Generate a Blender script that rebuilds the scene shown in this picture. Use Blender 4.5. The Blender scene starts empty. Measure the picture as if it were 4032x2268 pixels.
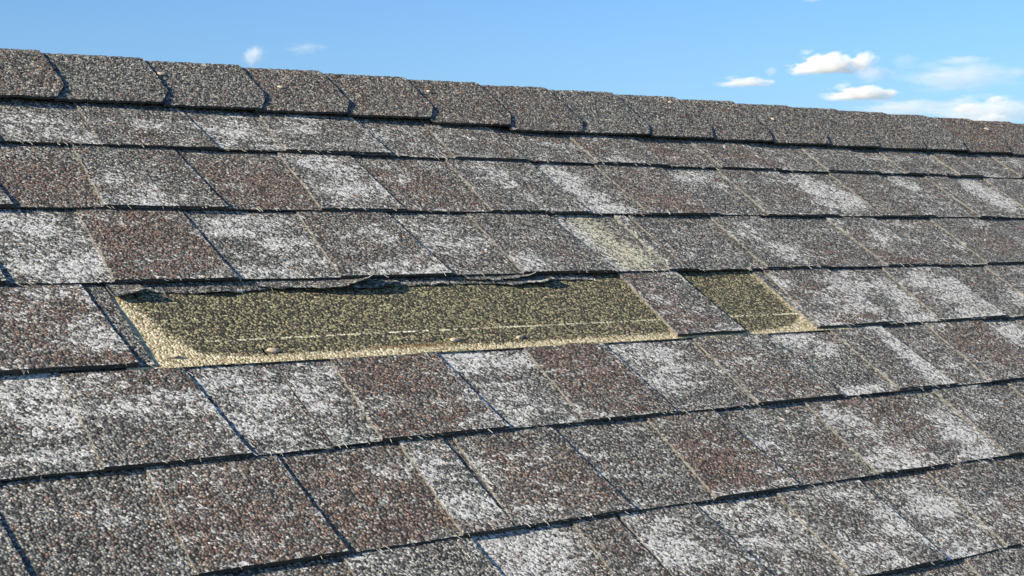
import bpy, math, random
import numpy as np
from mathutils import Vector, Matrix

# ------------------------------------------------------------------ scene, camera, light
sc = bpy.context.scene
COL = sc.collection
E = 0.143                      # exposure of one shingle course in metres: unit of the roof frame
PITCH = math.radians(33.04)
CP, SP = math.cos(PITCH), math.sin(PITCH)
O = Vector((0.0, 0.0, 4.6))    # where course line 0 meets s = 0, height above the ground
L = 0.0154                     # one shingle layer (in units of E)

def W(s, t, z=0.0):
    """roof frame (s along the ridge, t down the slope, z out of the roof; units of E) -> world"""
    return Vector((O.x + E*s, O.y - E*(t*CP + z*SP), O.z + E*(-t*SP + z*CP)))

def build_camera():
    # rows of R: camera right / down / forward written in the roof frame (s, t, into the roof)
    R = [(0.78576299, 0.518509, -0.33723129), (-0.02169615, 0.56798596, 0.82275223), (0.61814707, -0.63917162, 0.457552)]
    def d(v):
        return Vector((v[0], -v[1]*CP + v[2]*SP, -v[1]*SP - v[2]*CP)).normalized()
    right, down, fwd = d(R[0]), d(R[1]), d(R[2])
    cam = bpy.data.cameras.new('camera')
    cam.sensor_width = 36.0
    cam.lens = 6210.07/4032*36.0
    cam.clip_start = 0.02
    cam.clip_end = 20000
    o = bpy.data.objects.new('camera', cam)
    COL.objects.link(o)
    loc = W(-1.42597744, 11.86562199, 6.23579062)
    m = Matrix((right, -down, -fwd)).transposed().to_4x4()
    m.translation = loc
    o.matrix_world = m
    sc.camera = o
    return loc, right, -down, fwd
CAM, CR, CU, CF = build_camera()

SUN = Vector((-2.8, 0.13, 1.27)).normalized()        # towards the sun: low, from the left along the ridge
EL = math.asin(SUN.z)
AZ = math.atan2(SUN.x, SUN.y)                         # clockwise from +Y
world = bpy.data.worlds.new('World')
sc.world = world
world.use_nodes = True
wn = world.node_tree.nodes
sky = wn.new('ShaderNodeTexSky')
sky.sky_type = 'NISHITA'
sky.sun_disc = False
sky.sun_elevation = EL
sky.sun_rotation = AZ
sky.air_density = 1.0
sky.dust_density = 1.0
sky.ozone_density = 8.0
world.node_tree.links.new(sky.outputs[0], wn['Background'].inputs[0])
wn['Background'].inputs[1].default_value = 0.10
sl = bpy.data.lights.new('sun', 'SUN')
sl.energy = 5.0
sl.angle = math.radians(0.53)
sl.color = (1.0, 0.89, 0.71)
so = bpy.data.objects.new('sun', sl)
COL.objects.link(so)
so.rotation_euler = SUN.to_track_quat('Z', 'Y').to_euler()
sc.view_settings.view_transform = 'Standard'
sc.view_settings.look = 'None'
sc.view_settings.gamma = 1.0
sc.view_settings.use_curve_mapping = False
sc.view_settings.exposure = 0.86
sc.cycles.max_bounces = 20
sc.cycles.diffuse_bounces = 3
sc.cycles.volume_bounces = 18
sc.cycles.volume_max_steps = 256
# ------------------------------------------------------------------ materials
class NT:
    def __init__(s, name):
        s.m = bpy.data.materials.new(name); s.m.use_nodes = True
        s.t = s.m.node_tree; s.n = s.t.nodes; s.n.clear()
        s.out = s.n.new('ShaderNodeOutputMaterial')
    def node(s, typ, **kw):
        n = s.n.new(typ)
        for k, v in kw.items(): setattr(n, k, v)
        return n
    def set(s, sock, v):
        if hasattr(v, 'is_output') or isinstance(v, bpy.types.NodeSocket): s.t.links.new(v, sock)
        else: sock.default_value = v
    def math(s, op, a, b=0.0, c=None, clamp=False):
        n = s.node('ShaderNodeMath', operation=op, use_clamp=clamp)
        s.set(n.inputs[0], a); s.set(n.inputs[1], b)
        if c is not None: s.set(n.inputs[2], c)
        return n.outputs[0]
    def mix(s, f, a, b):
        n = s.node('ShaderNodeMix', data_type='RGBA')
        s.set(n.inputs[0], f); s.set(n.inputs[6], a); s.set(n.inputs[7], b)
        return n.outputs[2]
    def ramp(s, f, stops, interp='LINEAR'):
        n = s.node('ShaderNodeValToRGB'); cr = n.color_ramp; cr.interpolation = interp
        while len(cr.elements) > 1: cr.elements.remove(cr.elements[-1])
        cr.elements[0].position, cr.elements[0].color = stops[0][0], (*stops[0][1], 1)
        for p, c in stops[1:]:
            e = cr.elements.new(p); e.color = (*c, 1)
        s.set(n.inputs[0], f); return n.outputs[0]
    def step(s, v, a, b):
        n = s.node('ShaderNodeMapRange', interpolation_type='SMOOTHSTEP')
        s.set(n.inputs[0], v); n.inputs[1].default_value = a; n.inputs[2].default_value = b
        return n.outputs[0]
    def noise(s, vec, scale, detail=2.0, rough=0.5, dim='3D', dist=0.0):
        n = s.node('ShaderNodeTexNoise', noise_dimensions=dim)
        s.set(n.inputs['Vector'], vec); n.inputs['Scale'].default_value = scale
        n.inputs['Detail'].default_value = detail; n.inputs['Distortion'].default_value = dist; n.inputs['Roughness'].default_value = rough
        return n.outputs['Fac']
    def attr(s, name):
        n = s.node('ShaderNodeAttribute', attribute_type='GEOMETRY', attribute_name=name)
        return n.outputs['Fac']

GREY = [(0.0, (0.020, 0.020, 0.018)), (0.22, (0.055, 0.055, 0.048)), (0.42, (0.125, 0.123, 0.107)), (0.62, (0.22, 0.213, 0.180)),
        (0.8, (0.33, 0.32, 0.265)), (0.9, (0.52, 0.49, 0.39)), (1.0, (0.62, 0.58, 0.50))]
BRWN = [(0.0, (0.030, 0.020, 0.015)), (0.3, (0.10, 0.070, 0.052)), (0.6, (0.19, 0.128, 0.090)), (0.85, (0.33, 0.205, 0.14)),
        (1.0, (0.52, 0.36, 0.26))]
OLIV = [(0.0, (0.026, 0.026, 0.018)), (0.3, (0.070, 0.065, 0.040)), (0.52, (0.155, 0.138, 0.080)), (0.74, (0.33, 0.295, 0.15)),
        (0.92, (0.45, 0.40, 0.20)), (1.0, (0.72, 0.64, 0.40))]

def granule_material(name, base=GREY, fibres=True, headlap=False, gain=1.0):
    k = NT(name)
    uv = k.node('ShaderNodeUVMap', uv_map='plane').outputs[0]
    info = k.node('ShaderNodeObjectInfo')
    off = k.node('ShaderNodeVectorMath', operation='SCALE')
    comb = k.node('ShaderNodeCombineXYZ'); k.set(comb.inputs[0], info.outputs['Random']); comb.inputs[1].default_value = 0.37
    k.set(off.inputs[0], comb.outputs[0]); off.inputs['Scale'].default_value = 7.0
    add = k.node('ShaderNodeVectorMath', operation='ADD')
    k.set(add.inputs[0], uv); k.set(add.inputs[1], off.outputs[0])
    P = add.outputs[0]
    # granules: two sizes of cell
    def cells(scale, rnd=1.0):
        v = k.node('ShaderNodeTexVoronoi', voronoi_dimensions='2D', feature='F1')
        k.set(v.inputs['Vector'], P); v.inputs['Scale'].default_value = scale; v.inputs['Randomness'].default_value = rnd
        sep = k.node('ShaderNodeSeparateColor'); k.set(sep.inputs[0], v.outputs['Color'])
        return v.outputs['Distance'], sep.outputs[0], sep.outputs[1], sep.outputs[2]
    d1, r1, g1, b1 = cells(375)
    d2, r2, g2, b2 = cells(230)
    tone = k.math('ADD', k.math('MULTIPLY', r1, 0.80), k.math('MULTIPLY', r2, 0.20))
    cg = k.ramp(tone, base)
    cb = k.ramp(tone, BRWN)
    patch = k.noise(P, 34, 4, 0.6, '2D')
    br = k.math('MULTIPLY_ADD', k.math('SUBTRACT', patch, 0.5), 1.3, k.attr('brown'))
    isb = k.math('GREATER_THAN', k.math('MULTIPLY_ADD', br, 0.72, 0.0), g1)
    col = k.mix(isb, cg, cb)
    # dark bitumen between the granules
    gap = k.step(d1, 0.42, 0.62)
    col = k.mix(k.math('MULTIPLY', gap, 0.75), col, (0.018, 0.018, 0.018, 1))
    if headlap:
        tan = k.math('ADD', k.attr('tan'), k.math('MULTIPLY', k.math('SUBTRACT', patch, 0.5), 0.35))
        tanm = k.step(k.math('MULTIPLY_ADD', k.math('SUBTRACT', g1, 0.5), 0.35, tan), 0.25, 0.72)
        org = k.step(k.attr('org'), 0.3, 1.0)
        tcol = k.ramp(tone, [(0.0, (0.22, 0.17, 0.085)), (0.35, (0.46, 0.375, 0.21)), (0.7, (0.66, 0.56, 0.34)), (1.0, (0.84, 0.76, 0.55))])
        col = k.mix(k.math('MULTIPLY', org, 0.65), col, (0.26, 0.14, 0.045, 1))
        col = k.mix(k.math('MULTIPLY', tanm, 0.93), col, tcol)
        dots = k.math('MULTIPLY', k.attr('dots'), k.math('GREATER_THAN', r2, 0.35))
        col = k.mix(dots, col, (0.86, 0.78, 0.52, 1))
        white = None
    if fibres:
        # bare glass-fibre mat: fine streaks lying along one direction of the mat
        def streak(ang, su, sv, seed):
            mp = k.node('ShaderNodeMapping', vector_type='POINT')
            k.set(mp.inputs['Vector'], P)
            mp.inputs['Rotation'].default_value = (0, 0, -math.radians(ang))
            mp.inputs['Location'].default_value = (seed, seed*0.7, 0)
            sx = k.node('ShaderNodeVectorMath', operation='MULTIPLY')
            k.set(sx.inputs[0], mp.outputs[0]); sx.inputs[1].default_value = (su, sv, 1)
            return k.noise(sx.outputs[0], 1.0, 2.0, 0.6, '2D', 0.7)
        f1 = streak(52, 75, 290, 1.3)
        f2 = streak(25, 130, 330, 5.1)
        bx = k.node('ShaderNodeVectorMath', operation='MULTIPLY'); k.set(bx.inputs[0], P); bx.inputs[1].default_value = (17, 42, 1)
        blot = k.noise(bx.outputs[0], 1.0, 4, 0.62, '2D', 0.5)
        blot2 = k.noise(P, 120, 2, 0.6, '2D', 0.4)
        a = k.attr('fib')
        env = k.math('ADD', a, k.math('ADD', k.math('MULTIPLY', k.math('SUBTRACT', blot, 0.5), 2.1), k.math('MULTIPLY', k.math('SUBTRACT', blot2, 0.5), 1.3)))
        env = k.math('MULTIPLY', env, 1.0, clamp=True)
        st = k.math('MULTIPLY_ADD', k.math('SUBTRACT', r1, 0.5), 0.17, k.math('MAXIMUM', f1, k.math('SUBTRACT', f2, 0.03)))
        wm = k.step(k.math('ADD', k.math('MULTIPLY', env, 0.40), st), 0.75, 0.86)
        speck = k.math('MULTIPLY', k.math('LESS_THAN', k.math('ADD', b1, 0), 0.36), 0.85)
        wm = k.math('MULTIPLY', wm, k.math('SUBTRACT', 1.0, speck))
        wcol = k.ramp(b2, [(0.0, (0.50, 0.50, 0.46)), (0.5, (0.70, 0.69, 0.62)), (1.0, (0.80, 0.78, 0.72))])
        yel = k.attr('stain')
        wcol = k.mix(k.math('MULTIPLY', yel, 0.8), wcol, (0.62, 0.58, 0.34, 1))
        col = k.mix(k.math('MULTIPLY', wm, 0.9), col, wcol)
        col = k.mix(k.math('MULTIPLY', env, 0.16), col, (0.36, 0.355, 0.325, 1))
    if gain != 1.0:
        g = k.node('ShaderNodeVectorMath', operation='SCALE'); k.set(g.inputs[0], col); g.inputs['Scale'].default_value = gain; col = g.outputs[0]
    bs = k.node('ShaderNodeBsdfPrincipled')
    k.set(bs.inputs['Base Color'], col)
    bs.inputs['Roughness'].default_value = 0.82
    bs.inputs['Specular IOR Level'].default_value = 0.3
    h = k.math('ADD', k.math('MULTIPLY', k.math('SUBTRACT', 1.0, d1), 0.55), k.math('MULTIPLY', k.math('SUBTRACT', 1.0, d2), 0.25))
    h = k.math('ADD', h, k.math('MULTIPLY', r1, 0.22))
    h = k.math('ADD', h, k.math('MULTIPLY', patch, 0.8))
    if fibres:
        h = k.math('ADD', k.math('MULTIPLY', h, k.math('SUBTRACT', 1.0, k.math('MULTIPLY', wm, 0.5))), k.math('MULTIPLY', st, 0.5))
    bp = k.node('ShaderNodeBump'); bp.inputs['Strength'].default_value = 1.0; bp.inputs['Distance'].default_value = 0.0016
    k.set(bp.inputs['Height'], h)
    bp.inputs['Distance'].default_value = 0.0013
    k.set(bs.inputs['Normal'], bp.outputs[0])
    k.t.links.new(bs.outputs[0], k.out.inputs[0])
    return k.m

def plain(name, col, rough=0.8, nscale=200.0, var=0.5, bump=0.0005, vec=(1, 1, 1)):
    k = NT(name)
    tc = k.node('ShaderNodeTexCoord').outputs['Object']
    sx = k.node('ShaderNodeVectorMath', operation='MULTIPLY'); k.set(sx.inputs[0], tc); sx.inputs[1].default_value = vec
    n = k.noise(sx.outputs[0], nscale, 4, 0.65)
    lo = tuple(c*(1-var) for c in col); hi = tuple(min(1, c*(1+var)) for c in col)
    c = k.ramp(n, [(0.3, lo), (0.7, hi)])
    bs = k.node('ShaderNodeBsdfPrincipled'); k.set(bs.inputs['Base Color'], c); bs.inputs['Roughness'].default_value = rough
    bp = k.node('ShaderNodeBump'); bp.inputs['Distance'].default_value = bump; k.set(bp.inputs['Height'], n)
    k.set(bs.inputs['Normal'], bp.outputs[0]); k.t.links.new(bs.outputs[0], k.out.inputs[0])
    return k.m

M_TAB = granule_material('weathered_granules')
M_CAP = granule_material('cap_granules', fibres=False, gain=0.95)
M_LAP = granule_material('protected_granules', base=OLIV, fibres=False, headlap=True)
M_BUTT = plain('shaded_bitumen_edge', (0.05, 0.05, 0.047), 0.75, 260, 0.8, 0.0006, (1, 6, 6))  # weathered bitumen; shade of edges turned from the sun is in its black
M_CUT = plain('sunlit_fibre_edge', (0.105, 0.10, 0.088), 0.85, 170, 0.95)  # bare cut fibre, painted paler for direct sun on the left edges
M_MAT = plain('torn_fibre_mat', (0.07, 0.07, 0.068), 0.85, 350, 0.8, 0.001)
M_DECK = plain('underlay_felt', (0.03, 0.03, 0.03), 0.9, 40)
M_WALL = plain('painted_siding', (0.55, 0.53, 0.48), 0.7, 12, 0.08)
M_GROUND = plain('dry_lawn', (0.10, 0.12, 0.05), 0.95, 6, 0.5, 0.02)
M_FLAKE = plain('pale_flake', (0.45, 0.37, 0.26), 0.7, 300, 0.2)
M_TORNHAIR = plain('dirty_fibre', (0.20, 0.20, 0.185), 0.7, 300, 0.4)
M_HAIR = plain('glass_fibre', (0.62, 0.62, 0.58), 0.5, 300, 0.2)
WHITE=[(3.56,0.57,0.45,0.15,0.6),(3.61,0.83,0.6,0.15,0.7),(4.56,0.66,0.35,0.12,0.6),(5.41,0.66,0.6,0.25,0.65),(5.45,0.91,0.8,0.06,0.6),(6.26,0.45,0.4,0.15,0.5),(6.2,0.82,0.5,0.1,0.5),(7.13,0.5,0.5,0.15,0.4),(7.31,0.6,0.2,0.3,0.3),(7.86,0.64,0.3,0.1,0.3),(14.21,0.51,0.2,0.25,0.45),(14.62,0.57,0.3,0.12,0.35),(15.65,0.51,0.2,0.1,0.3),(17.57,0.46,0.3,0.2,0.35),(3.95,1.6,0.5,0.2,0.4),(4.05,1.87,0.7,0.15,0.6),(6.15,1.25,0.5,0.25,0.8),(6.15,1.66,0.6,0.2,0.9),(6.0,1.05,0.3,0.1,0.6),(6.87,1.29,0.15,0.3,0.3),(8.08,1.31,0.3,0.3,0.5),(8.8,1.43,0.45,0.4,0.9),(8.86,1.2,0.4,0.15,0.9),(9.06,1.88,0.5,0.12,0.9),(10.8,1.18,0.5,0.12,0.9),(11.02,1.36,0.3,0.1,0.6),(12.24,1.14,0.4,0.15,0.5),(12.59,1.35,0.5,0.2,0.9),(12.78,1.65,0.6,0.25,0.95),(14.5,1.19,0.35,0.2,0.8),(15.8,1.2,0.35,0.15,0.9),(15.92,1.53,0.5,0.3,0.9),(14.54,1.52,0.3,0.2,0.5),(2.97,2.2,0.7,0.25,0.9),(3.07,2.78,0.9,0.3,0.9),(2.89,2.52,0.6,0.3,0.5),(3.27,2.47,0.5,0.2,0.6),(4.82,2.2,0.6,0.2,0.95),(4.8,2.48,0.3,0.1,0.4),(5.18,2.6,0.6,0.3,0.6),(4.83,2.87,1.0,0.1,0.6),(5.85,2.37,0.5,0.2,0.5),(6.5,2.37,0.6,0.3,0.6),(6.38,2.87,1.0,0.15,0.7),(6.82,2.57,0.6,0.2,0.5),(7.27,2.83,0.6,0.15,0.7),(8.43,2.38,0.6,0.4,0.9),(8.53,2.79,0.8,0.25,0.85),(9.02,2.45,0.1,0.5,0.7),(10.67,2.39,0.5,0.2,0.6),(10.87,2.76,0.5,0.15,0.7),(12.86,2.4,0.5,0.2,0.5),(13.48,2.15,0.4,0.1,0.4),(13.9,2.57,0.4,0.2,0.4),(2.66,3.21,0.4,0.2,0.6),(3.02,3.18,0.5,0.15,0.4),(3.05,3.66,0.5,0.2,0.55),(2.76,3.59,0.5,0.15,0.4),(2.45,3.7,0.5,0.1,0.4),(10.3,3.25,0.3,0.15,0.5),(10.1,3.71,0.5,0.2,0.5),(11.29,3.29,0.6,0.25,0.8),(11.12,3.63,0.8,0.25,0.85),(11.8,3.52,0.4,0.3,0.8),(12.78,3.49,0.6,0.4,0.85),(12.77,3.86,0.6,0.3,0.85),(11.75,3.88,0.5,0.2,0.7),(10.3,3.86,0.5,0.15,0.5),(13.78,3.69,0.4,0.2,0.7),(8.02,3.84,0.3,0.12,0.4),(8.53,3.44,0.2,0.1,0.3),(2.4,4.17,0.7,0.3,0.85),(2.51,4.39,0.5,0.3,0.85),(2.8,4.17,0.4,0.2,0.5),(2.98,4.45,0.9,0.15,0.65),(3.45,4.88,0.5,0.1,0.5),(3.76,4.18,0.6,0.25,0.6),(3.84,4.54,0.5,0.4,0.6),(3.52,4.59,0.4,0.2,0.5),(4.32,4.33,0.4,0.3,0.6),(4.3,4.95,0.5,0.2,0.5),(5.95,4.16,0.8,0.18,1.0),(5.93,4.73,0.5,0.3,0.65),(5.42,4.82,0.5,0.2,0.4),(7.72,4.22,0.5,0.2,0.9),(7.68,4.5,0.5,0.2,0.7),(7.54,4.1,0.3,0.15,0.8),(9.6,4.13,0.45,0.15,0.9),(9.84,4.34,0.4,0.15,0.6),(10.96,4.49,0.25,0.5,0.9),(11.04,4.75,0.3,0.4,0.95),(12.88,4.24,0.6,0.2,1.0),(9.83,4.96,0.6,0.08,1.0),(2.42,4.86,0.7,0.12,0.6),(2.11,4.89,0.6,0.12,0.7),(8.66,4.42,0.4,0.2,0.4),(11.56,4.74,0.3,0.2,0.4),(2.97,5.15,0.5,0.15,0.4),(2.06,5.28,0.5,0.15,0.35),(2.05,5.06,0.3,0.1,0.4),(3.05,5.77,0.5,0.1,0.4),(4.79,5.4,0.3,0.5,0.5),(4.85,5.2,0.3,0.2,0.5),(5.22,5.38,0.4,0.2,0.6),(4.91,5.75,0.7,0.2,0.6),(5.6,5.39,0.3,0.2,0.4),(4.59,5.29,0.4,0.2,0.4),(5.35,5.87,0.5,0.1,0.45),(6.24,5.39,0.3,0.3,0.25),(9.29,5.28,0.4,0.2,0.75),(9.38,5.51,0.3,0.2,0.6),(9.32,5.82,0.5,0.2,0.85),(10.61,5.61,0.6,0.3,0.85),(10.53,5.94,0.5,0.2,0.8),(10.59,5.38,0.3,0.2,0.6),(8.47,5.18,0.5,0.15,0.35),(8.05,5.55,0.4,0.2,0.4),(4.96,6.2,1.0,0.3,0.9),(4.94,6.08,0.7,0.2,0.9),(5.1,6.34,0.8,0.2,0.6),(6.26,6.19,0.5,0.25,0.7),(6.29,6.45,0.5,0.3,0.9),(7.17,6.13,0.6,0.3,0.7),(7.52,6.42,0.6,0.3,0.6),(6.98,6.58,0.6,0.3,0.6),(9.24,6.38,0.5,0.3,0.7),(8.63,6.52,0.5,0.3,0.6),(9.01,6.87,0.6,0.3,0.6),(8.03,6.78,0.6,0.3,0.6),(8.22,6.16,0.5,0.2,0.5),(9.83,6.62,0.5,0.3,0.4),(4.07,6.11,0.4,0.2,0.4)]
BROWN=[(4.58,0.8,0.5,0.2,0.4),(6.63,0.5,0.5,0.2,0.3),(8.52,0.63,0.8,0.25,0.7),(10.58,0.71,0.9,0.25,0.75),(12.2,0.75,0.9,0.2,0.75),(9.82,0.63,0.6,0.2,0.5),(13.32,0.73,0.6,0.15,0.4),(16.04,0.69,0.6,0.15,0.4),(17.29,0.84,0.6,0.15,0.5),(3.33,1.56,1.0,0.4,0.7),(3.56,1.85,0.6,0.2,0.6),(5.23,1.56,1.0,0.4,0.8),(4.54,1.26,0.4,0.2,0.4),(6.93,1.57,0.9,0.4,0.75),(7.4,1.76,0.8,0.2,0.6),(9.79,1.71,0.9,0.2,0.9),(10.34,1.3,0.9,0.2,0.75),(9.61,1.37,0.4,0.1,0.6),(10.33,1.9,0.7,0.1,0.8),(11.97,1.58,0.9,0.2,0.5),(13.5,1.36,0.6,0.3,0.4),(14.84,1.6,0.5,0.2,0.4),(3.85,2.36,1.2,0.45,0.85),(3.51,2.84,1.1,0.2,0.95),(3.97,2.64,0.8,0.2,0.8),(4.35,2.87,0.8,0.15,0.4),(5.51,2.49,0.8,0.3,0.35),(6.44,2.62,0.5,0.3,0.3),(12.51,2.4,0.7,0.15,0.9),(12.56,2.87,0.8,0.15,0.95),(12.54,2.64,0.5,0.1,0.5),(14.66,2.58,0.8,0.3,0.75),(8.63,2.52,0.5,0.2,0.4),(11.42,2.7,0.6,0.3,0.5),(2.81,3.36,1.2,0.4,0.85),(2.52,3.8,1.0,0.25,0.85),(2.97,3.88,0.8,0.15,0.8),(2.71,3.07,0.8,0.2,0.5),(8.43,3.56,0.4,0.5,0.7),(8.43,3.81,0.5,0.2,0.8),(10.4,3.39,0.4,0.15,0.5),(10.68,3.89,0.7,0.12,0.95),(10.86,3.41,0.5,0.15,0.65),(12.04,3.61,0.4,0.3,0.4),(13.57,3.37,0.5,0.2,0.4),(5.07,4.26,1.2,0.4,0.9),(4.69,4.82,1.3,0.2,0.95),(5.22,4.8,0.6,0.3,0.8),(6.82,4.37,1.2,0.5,0.95),(7.01,4.8,0.8,0.3,0.7),(12.27,4.46,0.9,0.4,0.85),(8.57,4.41,0.8,0.25,0.65),(8.98,4.91,0.8,0.15,0.6),(3.03,4.24,0.6,0.2,0.5),(3.48,4.42,0.4,0.2,0.3),(8.79,4.72,0.6,0.2,0.7),(11.81,4.29,0.5,0.2,0.7),(3.19,5.2,1.1,0.2,0.85),(3.11,5.64,1.1,0.45,0.95),(3.53,5.56,0.6,0.25,0.8),(2.96,5.43,0.6,0.3,0.6),(3.54,5.9,0.8,0.15,0.9),(4.19,5.44,0.9,0.4,0.85),(4.3,5.81,0.9,0.2,0.9),(4.07,5.25,0.6,0.3,0.6),(5.61,5.48,0.9,0.3,0.85),(5.62,5.74,1.0,0.2,0.85),(4.8,5.94,0.6,0.08,0.8),(5.22,5.81,0.4,0.1,0.6),(7.28,5.39,0.9,0.2,0.85),(7.3,5.73,1.0,0.3,0.95),(7.34,5.15,0.6,0.15,0.6),(9.83,5.29,0.7,0.4,0.85),(9.79,5.73,0.9,0.4,0.85),(8.43,5.9,0.5,0.15,0.7),(8.87,5.55,0.6,0.2,0.6),(9.73,5.99,0.7,0.15,0.7),(10.05,6.71,0.6,0.2,0.5),(6.02,6.11,0.6,0.3,0.4),(5.43,6.37,0.6,0.2,0.6),(8.51,6.4,0.4,0.2,0.3)]
# ------------------------------------------------------------------ helpers
def link(name, verts, faces, mats, parent=None, origin=None, uvs=None, attrs=None, midx=None, smooth=None):
    """verts: world coordinates; the object's origin is put at `origin` (or the parent's)"""
    org = Vector(origin) if origin is not None else (parent.matrix_world.translation.copy() if parent else Vector((0, 0, 0)))
    if parent is not None and origin is None: org = Vector(parent['_o'])
    me = bpy.data.meshes.new(name)
    v = np.array(verts, dtype=float) - np.array(org)
    me.from_pydata(v.tolist(), [], faces)
    for m in mats: me.materials.append(m)
    if midx is not None: me.polygons.foreach_set('material_index', midx)
    if smooth is not None: me.polygons.foreach_set('use_smooth', smooth)
    if uvs is not None:
        ul = me.uv_layers.new(name='plane')
        li = np.empty(len(me.loops), dtype=np.int32); me.loops.foreach_get('vertex_index', li)
        ul.data.foreach_set('uv', np.array(uvs, dtype=np.float32)[li].ravel())
    for k, a in (attrs or {}).items():
        at = me.attributes.new(k, 'FLOAT', 'POINT'); at.data.foreach_set('value', np.array(a, dtype=np.float32))
    me.update()
    o = bpy.data.objects.new(name, me)
    COL.objects.link(o)
    if parent is not None:
        o.parent = parent
        o.location = org - Vector(parent['_o'])
    else:
        o.location = org
        o['_o'] = tuple(org)
    return o

def thing(name, label, cat, at, group=None):
    o = bpy.data.objects.new(name, None)
    COL.objects.link(o); o.location = at; o.empty_display_size = 0.03
    o['_o'] = tuple(at); o['label'] = label; o['category'] = cat
    if group: o['group'] = group
    return o

def lattice(seed):
    g = np.random.default_rng(seed).random((64, 64))
    def f(x, y):
        x = np.asarray(x) % 64; y = np.asarray(y) % 64
        xi = x.astype(int); yi = y.astype(int); fx = x-xi; fy = y-yi
        fx = fx*fx*(3-2*fx); fy = fy*fy*(3-2*fy)
        x1 = (xi+1) % 64; y1 = (yi+1) % 64; xi %= 64; yi %= 64
        return (g[xi, yi]*(1-fx)+g[x1, yi]*fx)*(1-fy)+(g[xi, y1]*(1-fx)+g[x1, y1]*fx)*fy - 0.5
    return f
N1, N2, N3 = lattice(1), lattice(2), lattice(3)

def blobs(lst, s, t, s0, s1, t0, t1):
    """sum of soft wear patches whose centre lies inside the piece"""
    r = np.zeros_like(s)
    for (bs, bt, rs, rt, k) in lst:
        if s0 - 0.03 <= bs <= s1 + 0.03 and t0 - 0.02 <= bt <= t1 + 0.04:
            q = ((s-bs)/(rs*0.68))**2 + ((t-bt)/(rt*0.95))**2
            r = np.maximum(r, k*np.exp(-q**1.3*0.7))
    return r

def wear(s, t, sl, sr, row, gaps=None, seed=0):
    """fib, brown attributes for arrays s, t; sl/sr arrays of the piece's side lines"""
    t0, t1 = row-1, row
    if gaps is None:
        a0, a1 = float(np.min(sl)), float(np.max(sr))
        fib = blobs(WHITE, s, t, a0, a1, t0, t1); br = blobs(BROWN, s, t, a0, a1, t0, t1)
    else:
        fib = np.zeros_like(s); br = np.zeros_like(s)
        for (g0, g1) in gaps:
            m = (s >= g0-0.08) & (s <= g1+0.08)
            fib = np.where(m, blobs(WHITE, s, t, g0, g1, t0, t1), fib)
            br = np.where(m, blobs(BROWN, s, t, g0, g1, t0, t1), br)
    rr = random.Random(seed)
    fib = fib*0.95 + 0.03 + 0.011*np.clip(s-3, 0, 12) + 0.10*rr.random() + 0.22*N1(s*2.2+7*row, t*3+seed)
    br = br*0.85 + 0.10 + 0.12*rr.random() + 0.30*N2(s*1.6+3*row, t*4+seed)
    return fib, br

def ticks(a, b, step, inset):
    n = max(2, int(round((b-a)/step)))
    x = list(np.linspace(a, b, n+1))
    return sorted(set([round(v, 5) for v in x] + [round(b-inset, 5), round(a+inset, 5)]))

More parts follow.
